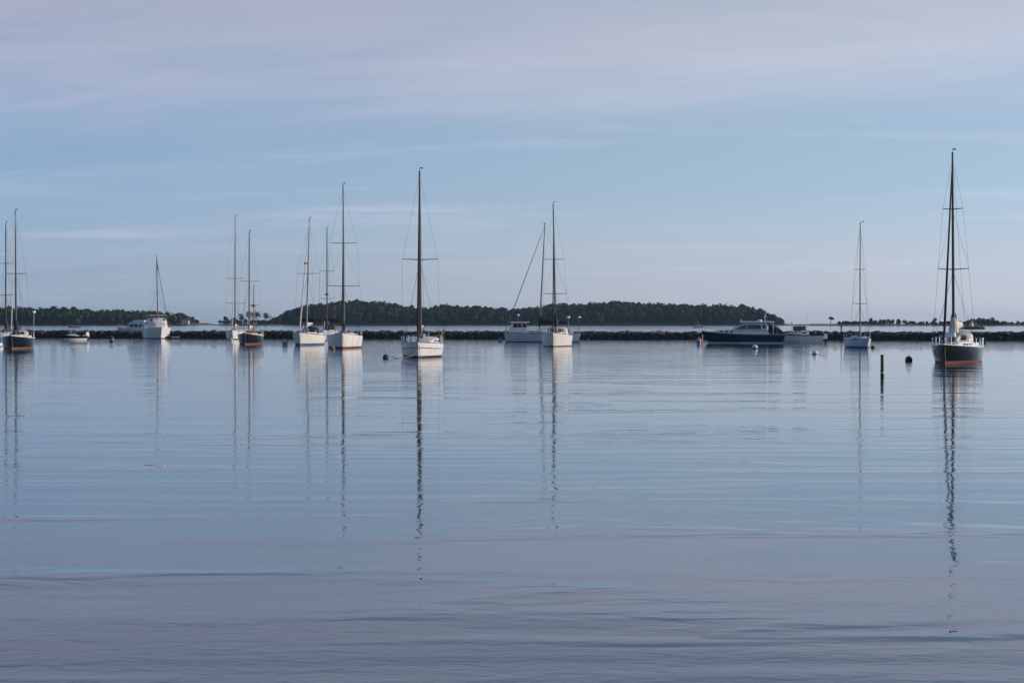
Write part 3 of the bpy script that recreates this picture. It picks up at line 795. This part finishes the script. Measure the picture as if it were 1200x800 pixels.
# 13 centre sloop
r, zf, at, mast = sloop('white sloop with single wide spreader and salmon flag, nearest the photo centre', 494, 418, -3.2, 11.4, 3.65, 1.12, px(418, 215), dict(hull=M['white'], boot=M['dark']), topdx=-.08, mx=.14,
    spreaders=[(px(418, 113), 1.52)], spar='spardark', jib='canvas', cover='tancanvas', stack=.3, boomz=2.25, hopts=dict(boot=.16, ts=.80, bowz=.16), rigopts=dict(jr=.11, jtop=.97, r=.12), fat=.12, cab=(.86, .70), roofh=.60)
m = MB()
for s in (1, -1): m.tube([(5.6 - 5.0*(k/8), s*(zf(5.6 - 5.0*(k/8))[0] + .0), zf(5.6 - 5.0*k/8)[1] - .42) for k in range(9)], .018, 5)
m.build('rub_strake', M['rubber'], r)
flag(r, (-5.2,1.72,1.1), 1.55, M['flagorange'], .9, .5)
for s, xx in ((-1, -4.9), (1, 1.0)): tube('whisker_pole', M['alu'], r, [(xx, s*1.6, 1.2), (xx, s*1.55, 2.7)], .022, 6)
# 14 long white sloop seen from the side
r, zf, at, mast = sloop('long white sloop seen side on with raked mast, behind the bow-on sloop', 635.5, 400.5, -90, 11.6, 3.7, 1.25, px(400.5, 138), dict(hull=M['greyhull'], boot=M['dark']), mx=.04, topdx=.85,
    spreaders=[(px(400.5, 55), 1.0), (px(400.5, 96), .9)], spar='alu', jib='alu', cover='canvas', stack=.85, boomz=2.5, fat=.24, hopts=dict(boot=.10, bowz=.10, rake=.04), rigopts=dict(jr=.07, jtop=.97), boomln=4.3)
tube('antenna_pole', M['alu'], r, [(-5.5,.2,1.3),(-5.5,.2,3.6)], .035, 6); radar(r, (-5.5,.2,3.55), .26)
# 15 white bow-on sloop right of centre
r, zf, at, mast = sloop('white sloop bow on with black mast and black sail cover, right of centre', 652, 405.5, -4, 12.0, 3.75, 1.32, px(405.5, 165), dict(hull=M['cream'], boot=M['dark']), topdx=-.32, mx=.10,
    spreaders=[(px(405.5, 61), 1.45), (px(405.5, 101), 1.25)], spar='spardark', jib='canvas', cover='canvas', stack=1.0, boomz=2.55, fat=.28, hopts=dict(boot=.10, ts=.86), rigopts=dict(jr=.085, jtop=.86))
tube('antenna_pole', M['alu'], r, [(-5.4,1.1,1.3),(-5.4,1.1,3.45)], .035, 6); radar(r, (-5.4,1.1,3.45), .24)
dodger(r, -1.6, 1.35, 1.45, .85, 1.2, M['sail'])
# 20 pale blue-grey sloop on the right
r, zf, at, mast = sloop('small pale blue-grey sloop with thin mast left of the green pile', 1006.5, 407, 17, 7.8, 2.45, .85, px(407, 144), dict(hull=M['bluegrey'], boot=M['bluepaint']), topdx=.0, mx=.06,
    spreaders=[(px(407, 51), .90), (px(407, 91), .68)], spar='alu', jib=None, cover=None, stack=0, boomz=1.6, hopts=dict(boot=.16, ts=.62, tr=-.16, bowz=.30), rail_n=4, cab=(.70, .5), wheels=False, cabin='greyhull', rigopts=dict(r=.085), roofh=.5)
# 23 dark sloop on the right
r, zf, at, mast = sloop('black-green hulled sloop with red boot stripe and cream sail cover on the right', 1119.5, 424, -8, 12.0, 3.45, 1.12, px(424, 243), dict(hull=M['black'], boot=M['red'], rail=M['plastic'], railr=.03), topdx=-.12, mx=.07,
    spreaders=[(px(424, 108), 1.12), (px(424, 178), .74)], spar='spardark', jib='canvas', cover='tancanvas', stack=.75, boomz=2.3, fat=.33, hopts=dict(boot=.14, ts=.80, bowz=.22), rigopts=dict(jr=.10, jtop=.96, r=.115), cab=(.66, .5), roofh=.5, dodge=('sail', .95))
box('forward_hatch_cover', M['bluecanvas'], r, (4.2,-.35,1.55), (.5,.45,.22), .8)
m = MB(); m.tube([(3.2,.5,1.6),(2.6,.62,1.9),(2.0,.5,1.7)], .12, 8); m.build('sail_bag', M['sail'], r)
pk = box('hatch_box', M['white'], r, (1.9,-.1,2.05), (.6,.8,.3), .85)

# 6 tall white motor sailer with short mast
r = place('motor_sailer', 'tall white motor sailer with short mast in front of the left breakwater', 184, 396.6, 9, 'sailboat')
zf = hull_shape(r, 10.5, 4.7, 1.75, dict(hull=M['white'], boot=M['dark'], rail=M['plastic'], railr=.05), ts=.85, flare=.45, bowz=.15, boot=.12, full=2.8)
m = MB(); m.loft([section(x, w, 1.7, h, .88, .08) for x, w, h in ((-4.2,1.75,1.6),(-2,1.9,1.9),(.6,1.85,1.9),(1.5,1.6,1.25),(3.0,1.1,.35))]); hs = m.build('deckhouse', M['white'], r)
for yy in (-.95, 0, .95): 
    mm = MB(); mm.add([(1.05, yy-.38, 3.15),(1.05, yy+.38, 3.15),(.72, yy+.36, 3.5),(.72, yy-.36, 3.5)], [(0,1,2,3)]); o = mm.build('windscreen', M['glass'], hs); o.location.x = .12; o.modifiers.new('thickness','SOLIDIFY').thickness = .03
for s in (1, -1):
    for x in (-3, -1.6, -.2): box('window', M['glass'], hs, (x, s*1.78, 2.75), (.9, .05, .5))
for yy in (-.7, .9): box('porthole', M['glass'], hs, (2.15, yy, 2.42), (.12,.28,.4))
m = MB(); m.loft([section(x, 1.7, 4.1, .12, .95, .4) for x in (-2.8, -1.2, .4)]); bt = m.build('bimini', M['tancanvas'], r)
for s in (1, -1):
    for x in (-2.6, .2): tube('bimini_leg', M['steel'], bt, [(x, s*1.6, 3.2), (x, s*1.6, 4.15)], .02, 6)
rails(r, 10.5, zf, .7, 6)
at, mast = rig(r, 10.5, zf, .9, px(396.6, 97), (-.1, -.15), M['alu'], [], 4.7, None, r=.12, masthead=None, wr=.009)
tube('rigging_line', M['wire'], r, [(-1.5, 2.2, 1.9), at(14.2)], .03, 5); tube('rigging_line', M['wire'], r, [(2.2, 1.9, 2.0), at(13.6)], .025, 5)

# 5 trawler beyond the breakwater
X, Y = (162 - 600)/FPX*430, 430
r = tag(empty('cabin_cruiser', (X, Y, 0), R(180 - 8)), 'pale cabin cruiser with a row of windows beyond the breakwater on the left', 'motorboat')
zf = hull_shape(r, 9.5, 3.4, 1.35, dict(hull=M['greyhull'], boot=M['dark'], rail=M['plastic']), ts=.9, bowz=.4)
m = MB(); m.loft([section(x, 1.35, 1.3, h, .93, .05) for x, h in ((-4,1.35),(-1,1.5),(1.6,1.5),(2.6,.3))]); hs = m.build('deckhouse', M['greyhull'], r)
for s in (1, -1):
    for x in (-3.2,-2.1,-1.0,.1,1.1): box('window', M['glass'], hs, (x, s*1.30, 2.2), (.8,.08,.6))
m = MB(); m.loft([section(x, 1.0, 2.8, .5, .9, .05) for x in (-1.6, -.2, .9)]); m.build('flybridge', M['greyhull'], r)
tube('antenna_pole', M['alu'], r, [(-1,0,3.2),(-1,0,4.6)], .03, 6); rails(r, 9.5, zf, .6, 4, True, False)

# motorboat with pilothouse behind the long sloop
r = place('pilothouse_boat', 'white pilothouse motorboat showing its dark windows behind the long sloop', 618, 399, -84, 'motorboat', None)
zf = hull_shape(r, 6.9, 2.5, 1.25, dict(hull=M['white'], boot=M['dark'], rail=M['plastic']), ts=.9, bowz=.3)
m = MB(); m.loft([section(x, 1.05, 1.3, h, .95, .05) for x, h in ((-1.1,1.5),(1.0,1.5),(1.7,.35))]); hs = m.build('pilothouse', M['white'], r); hs.location.x = 1.3
for s in (1, -1):
    for x in (-.75, .05, .75): box('window', M['glass'], hs, (x, s*1.02, 2.38), (.62,.07,.55))
m = MB(); m.loft([section(x, 1.3, 2.86, .10, .97, .3) for x in (-1.5, 0, 1.4)]); m.build('roof', M['plastic'], hs)
tube('antenna_pole', M['sparwood'], hs, [(.2,0,2.9),(.2,0,4.0)], .035, 6); radar(hs, (.2,0,3.95), .2); rails(r, 6.9, zf, .6, 4)

# 3 small runabout on the left
def runabout(label, x, yw, a, L, B, fb, hullm, top, ob=1):
    r = place('motorboat', label, x, yw, a, 'motorboat', None)
    zf = hull_shape(r, L, B, fb, dict(hull=hullm, boot=M['white'], rail=M['rubber'], railr=.075), ts=.88, flare=.5, bowz=.35, rake=.16, boot=.30, full=2.6)
    m = MB(); m.loft([section(x, w, fb*.98, h, .85, .1) for x, w, h in ((-.2*L,B*.40,.10),(0,B*.42,.45),(.12*L,B*.40,.42),(.36*L,B*.16,.12))]); m.build('foredeck', M['greyhull'], r)
    w = MB(); w.add([(.10*L,-B*.40,fb+.35),(.10*L,B*.40,fb+.35),(-.02*L,B*.36,fb+.85),(-.02*L,-B*.36,fb+.85)], [(0,1,2,3)]); o = w.build('windscreen', M['greenglass'], r); o.modifiers.new('thickness','SOLIDIFY').thickness = .02
    for k in range(ob):
        yy = (k - (ob-1)/2)*.55
        m = MB(); m.loft([[(-L*.5 - .3 + .26*sx, yy + .20*sy, z) for sx, sy in ((1,1),(-1,1),(-1,-1),(1,-1))] if z < 1.2 else [(-L*.5 - .3 + .18*sx, yy + .13*sy, z) for sx, sy in ((1,1),(-1,1),(-1,-1),(1,-1))] for z in (.55,.8,1.1,1.32)]); eng = m.build('outboard', M['plastic'], r)
        box('leg', M['rubber'], eng, (-L*.5 - .26, yy, .1), (.25,.12,1.0))
    return r, zf
r, zf = runabout('small white runabout with folded frame top near the left breakwater', 86, 398.5, -66, 4.3, 1.9, .62, M['navy'], None)
tp = MB()
tp.loft([section(x, .82, 2.05, .14, .95, .3) for x in (-.9, -.2, .5)]); tp = tp.build('bimini', M['canvas'], r)
for s in (1, -1):
    tube('bimini_leg', M['rubber'], tp, [(-.2, s*.9, .8), (-.9, s*.8, 2.08)], .03, 6); tube('bimini_leg', M['rubber'], tp, [(-.2, s*.9, .8), (.5, s*.8, 2.08)], .03, 6)
fn = MB(); fn.lathe([(0,-.3),(.2,-.2),(.26,0),(.2,.2),(0,.3)], (-2.3,-1.15,.55), 12); fn.build('fender', M['buoywhite'], r)

# 17 blue motor yacht
r = place('motor_yacht', 'blue hulled motor yacht with white deckhouse and green tinted windows', 871, 402, -91, 'motorboat', None)
L, B, fb = 11.8, 3.6, 1.25
zf = hull_shape(r, L, B, fb, dict(hull=M['teal'], boot=M['greyhull'], rail=M['white'], railr=.045, deck=M['greyhull']), ts=.9, rake=.11, bowz=.36, sternz=-.02, boot=.16, flare=.45)
m = MB(); m.loft([section(x, w, zf(x)[1] - .03, h, .93, .05) for x, w, h in ((-3.6,1.35,.62),(-1,1.45,.66),(1.2,1.40,.60),(3.0,1.05,.42),(4.4,.5,.10))]); tr_ = m.build('trunk', M['white'], r)
for s in (1, -1):
    for x in (1.6, 2.3, 3.0): 
        mm = MB(); mm.lathe([(.14,0),(.16,.02),(0,.03)], n=12); o = mm.build('porthole', M['glass'], tr_); o.location = (x, s*(1.33 - .12*max(0, x-1.2)), zf(x)[1] + .24); o.rotation_euler = (-s*math.pi/2, 0, 0)
zc = 1.88
m = MB(); m.loft([section(x, w, zc - .05, h, .94, .05) for x, w, h in ((-3.3,1.36,1.08),(-1.2,1.38,1.10),(-.10,1.34,1.06),(1.60,1.26,.10))]); hs = m.build('deckhouse', M['white'], r)
for s in (1, -1):
    def pane(name, pts):
        mm = MB(); n_ = len(pts); mm.add([(x, s*(1.395 - .085*(z-zc)/.8), z) for x, z in pts] + [(x, s*(1.30 - .085*(z-zc)/.8), z) for x, z in pts], [tuple(range(n_))] + [(k, (k+1) % n_, n_ + (k+1) % n_, n_ + k) for k in range(n_)]); return mm.build(name, M['greenglass'], hs, False)
    pane('window', [(-2.55,zc+.10),(-.55,zc+.10),(-.62,zc+.72),(-2.4,zc+.72)])
    pane('window', [(-.42,zc+.10),(.98,zc+.10),(.02,zc+.68),(-.48,zc+.72)])
    pane('window', [(-3.2,zc+.22),(-2.75,zc+.15),(-2.62,zc+.72),(-3.1,zc+.72)])
for yy in (-.82, 0, .82):
    mm = MB(); mm.add([(1.35,yy-.36,zc+.20),(1.35,yy+.36,zc+.20),(.27,yy+.33,zc+.82),(.27,yy-.33,zc+.82)], [(0,1,2,3)]); o = mm.build('windscreen', M['greenglass'], hs); o.location = (.06, 0, .05); o.modifiers.new('thickness','SOLIDIFY').thickness = .03
m = MB(); m.loft([section(x, w, zc + 1.04, .11, .97, .35) for x, w in ((-4.3,1.45),(-2,1.5),(-.2,1.46),(.45,1.36))]); rf = m.build('roof', M['white'], hs)
m = MB(); m.tube([(-3.1,-.55,zc+1.15),(-2.95,-.4,zc+1.75),(-2.95,.4,zc+1.75),(-3.1,.55,zc+1.15)], .05, 8); m.tube([(-2.95,0,zc+1.75),(-3.1,0,zc+2.15)], .06, 8); m.box((-3.1,0,zc+2.2), (.16,1.1,.14)); m.build('radar_arch', M['plastic'], rf); radar(rf, (-2.3,0,zc+1.16), .32)
tube('antenna', M['plastic'], rf, [(.3,0,zc+1.1),(.3,0,zc+1.45)], .05, 6)
for s in (1, -1): tube('roof_post', M['plastic'], hs, [(-4.2, s*1.3, 1.25), (-4.15, s*1.3, zc+1.06)], .05, 6)
m = MB(); m.loft([section(x, 1.3, 1.20, h, .95, .1) for x, h in ((-5.5,.45),(-4.9,.95),(-4.2,1.3),(-3.5,1.45))]); m.build('cockpit_canvas', M['canvas'], r)
for s in (1, -1): box('cockpit_seat', M['teak'], r, (-5.0, s*.95, 1.55), (.6,.5,.6), .9)
rails(r, L, zf, .55, 5, True, False)

# 18 centre console
r, zf = runabout('pale grey centre console boat with hard top astern of the blue yacht', 934.5, 401.5, -84, 7.4, 2.5, 1.05, M['white'], None, 2)
tt = MB(); tt.loft([section(x, 1.0, 2.55, .10, .97, .3) for x in (-1.7, -.2, 1.1)]); tt = tt.build('hard_top', M['plastic'], r)
for s in (1, -1):
    for x in (-1.4, .7): tube('top_leg', M['steel'], tt, [(x*1.0 + .1, s*.75, 1.0), (x, s*.85, 2.58)], .035, 6)
    tube('antenna', M['plastic'], tt, [(-1.2, s*.8, 2.6), (-1.5, s*.8, 4.6)], .015, 5)
radar(tt, (.7,0,2.66), .25)
cs = MB(); cs.loft([section(x, .55, .9, h, .9, .1) for x, h in ((-.7,.7),(-.2,1.1),(.35,.95),(.6,.4))]); cs = cs.build('console', M['white'], r)
for s in (1, -1): box('side_glass', M['greenglass'], cs, (-.25, s*.82, 2.05), (1.7,.03,.65))
box('helm_seat', M['white'], r, (-1.4,0,1.35), (.5,1.2,.9), .9)

# dinghies
def dinghy(label, X, Y, rz, L, mat):
    t = tag(empty('dinghy', (X, Y, 0), rz), label, 'dinghy')
    m = MB(); n = 9
    def tubept(s): return [(-L/2 + L*.72*k/n, s*L*.22, .24 + .02*k/n) for k in range(n+1)]
    pts = tubept(1) + [(L*.36, L*.17, .32), (L*.46, L*.08, .38), (L*.49, 0, .40), (L*.46, -L*.08, .38), (L*.36, -L*.17, .32)] + tubept(-1)[::-1]
    m.tube(pts, .19, 10); m.build('tube', mat, t); box('floor', M['dark'], t, (-.1*L,0,.12), (L*.75,L*.36,.08)); box('thwart', M['plastic'], t, (-.1*L,0,.38), (.22,L*.36,.05)); box('transom', M['dark'], t, (-L*.44,0,.30), (.06,L*.36,.36))
    ob = MB(); ob.box((-L*.5,0,.62), (.26,.24,.42), .8); ob.box((-L*.5,0,.15), (.12,.08,.7)); ob.build('outboard', M['rubber'], t)
    return t
X, Y = spot(203, 397); dinghy('dark inflatable dinghy trailing right of the white motor sailer', X, Y, R(60), 2.6, M['dark'])
X, Y = spot(0.5, 406); dinghy('pale dinghy cut by the left edge beside the navy sloop', X, Y, R(70), 2.4, M['plastic'])

# ------------------------------------------------------------------ mooring buoys and the green pile
def ball_buoy(label, x, yw, r, top, low, rope=None, group='mooring buoys', band=None):
    X, Y = spot(x, yw)
    t = tag(empty('mooring_buoy', (X, Y, 0)), label, 'buoy', group)
    pr = lambda a, b: [(r*math.cos(R(g)), r*.35 + r*math.sin(R(g))) for g in range(a, b+1, 12)]
    m = MB(); m.lathe(pr(-6, 90), n=20); m.build('float', M[top], t)
    m = MB(); m.lathe([(r*math.cos(R(g)), r*.35 + r*math.sin(R(g))) for g in range(-90, -5, 12)], n=20); m.build('fouled_bottom', M[low], t)
    if band: m = MB(); m.lathe([(r*1.0,r*.30),(r*1.02,r*.32),(r*1.01,r*.52),(r*.97,r*.54)], n=20); m.build('band', M[band], t)
    m = MB(); m.tube([(.07*math.cos(k*math.pi/5), 0, r*1.40 + .07*math.sin(k*math.pi/5)) for k in range(11)], .018, 6); m.build('ring', M['steel'], t)
    if rope: tube('rope', M['rope'], t, rope, .03, 6)
    return t
def can_buoy(label, x, yw, w, h, mat, stripe, tip=False):
    X, Y = spot(x, yw)
    t = tag(empty('can_buoy', (X, Y, 0)), label, 'buoy', 'mooring buoys')
    m = MB(); m.lathe([(w*.42,-.2),(w*.5,-.1),(w*.5,h*.8),(w*.44,h),(w*.1,h*1.02),(0,h*1.02)], n=18); m.build('float', M[mat], t)
    m = MB(); m.lathe([(w*.505,h*.30),(w*.512,h*.32),(w*.512,h*.52),(w*.505,h*.54)], n=18); m.build('stripe', M[stripe], t)
    m = MB(); m.tube([(0,0,h),(0,0,h+.16)], .03, 6); m.tube([(.06*math.cos(k*math.pi/5),0,h+.2+.06*math.sin(k*math.pi/5)) for k in range(11)], .016, 6); m.build('ring', M['steel'], t)
    return t
can_buoy('small dark can buoy with pale band between runabout and motor sailer', 131, 400.5, .62, .75, 'buoydark', 'buoylilac')
can_buoy('faded blue can buoy left of the three close white sloops', 334, 404.5, .68, .62, 'buoylilac', 'buoyblue')
can_buoy('faded blue can buoy left of the long side-on sloop', 586, 400.5, .62, .42, 'buoylilac', 'buoyblue')
can_buoy('blue and white can buoy off the blue yacht bow', 819, 403.5, .62, .75, 'buoylilac', 'buoyblue')
can_buoy('slim orange pick-up buoy touching the blue yacht bow', 823, 403, .18, 1.1, 'orange', 'orange')
ball_buoy('white ball buoy with blue band in front of the blue yacht', 884.5, 408.5, .34, 'buoywhite', 'buoydark', band='buoyblue')
ball_buoy('white ball buoy with dark fouled side below the centre console boat', 955, 415, .26, 'buoywhite', 'buoydark')
ball_buoy('dark fouled buoy right of the green pile', 1065, 423, .28, 'buoydark', 'buoydark')
ball_buoy('dark ball buoy right of the black-green sloop stern', 1154, 403.5, .32, 'buoydark', 'buoydark', band='buoylilac')
ball_buoy('white ball buoy on open water right of the bow-on sloops', 700, 396.8, .34, 'buoywhite', 'buoydark')
ball_buoy('tiny dark buoy right of the long sloop stern', 689, 398, .18, 'buoydark', 'buoydark')
ball_buoy('pale buoy under the bow of the white sloop beside the yawl', 271, 399.5, .28, 'buoywhite', 'buoydark')
ball_buoy('small tan buoy under the bow of the tall white sloop', 390, 408.8, .24, 'rope', 'buoydark')
ball_buoy('small cream buoy under the bow of the bow-on sloop right of centre', 642, 406, .22, 'sail', 'buoydark')
ball_buoy('dark buoy at the bow of the small pale blue-grey sloop', 1023, 408, .24, 'buoydark', 'buoydark')
s_ = ppm(420.0)
ball_buoy('dark mooring buoy roped to the bow of the centre sloop', 452, 420.0, .25, 'buoydark', 'buoydark', rope=[(.1,0,.30),(.45,.2,.16),(.8,.1,.05),(1.25,.4,.04),(1.7,.9,.10),(2.2,1.6,.25),(2.7,2.2,.9)])

X, Y = spot(1034, 441.5)
t = tag(empty('channel_pile', (X, Y, 0)), 'dark green pile standing alone in the water on the right', 'pile')
hp = 25.5/ppm(441.5)
m = MB(); m.lathe([(.095,-1.2),(.098,.12),(.096,hp*.5),(.095,hp-.03),(.08,hp),(0,hp+.005)], n=18); m.build('post', M['green'], t)
m = MB(); m.lathe([(.101,-.3),(.104,.0),(.103,.12),(.098,.16)], n=18); m.build('weed_band', M['weed'], t)
m = MB(); m.lathe([(.099,.20),(.102,.21),(.102,.25),(.099,.26)], n=18); m.build('band', M['greyhull'], t)
m = MB(); m.lathe([(.10,hp-.05),(.106,hp-.045),(.106,hp+.015),(0,hp+.03)], n=18); m.build('cap', M['rubber'], t)

# tiny boat and marker far off behind the breakwater
X, Y = (818-600)/FPX*1000, 1000
r = tag(empty('far_sailboat', (X, Y, 0), R(170)), 'tiny white boat with short mast on the far water before the island', 'sailboat')
zf = hull_shape(r, 6, 2.2, .9, dict(hull=M['white'], boot=M['dark']))
coachroof(r, -1, 1.6, .8, .5, zf, .5, M['white'], 2)
tube('mast', M['sparwhite'], r, [(.3,0,.9),(.3,0,4.6)], .09, 6)
P_ = A + dirb*(Lb*.5)
t_ = tag(empty('marker_post', ((986-600)/FPX*345, 345, 1.3)), 'short dark marker post on the breakwater left of the small pale sloop', 'post')
m = MB(); m.lathe([(.14,-.3),(.12,.75),(.22,.8),(.22,1.0),(0,1.06)], n=10); m.build('post', M['rubber'], t_)
m = MB(); m.lathe([(.125,.3),(.14,.32),(.14,.5),(.125,.52)], n=10); m.build('collar', M['buoydark'], t_)

# ------------------------------------------------------------------ haze
m = MB(); m.box((0, 3100, 14.5), (10040, 6880, 33))
hz = m.build('haze', bpy.data.materials.new('haze_air'), None, False)
hm = hz.data.materials[0]; hm.use_nodes = True; hn, hl = hm.node_tree.nodes, hm.node_tree.links
hn.clear(); ho = hn.new('ShaderNodeOutputMaterial'); hv = hn.new('ShaderNodeVolumePrincipled')
hv.inputs['Color'].default_value = (.45, .70, 1.0, 1); hv.inputs['Density'].default_value = .00005; hv.inputs['Anisotropy'].default_value = .2
hl.new(hv.outputs[0], ho.inputs['Volume'])
tag(hz, kind='stuff')
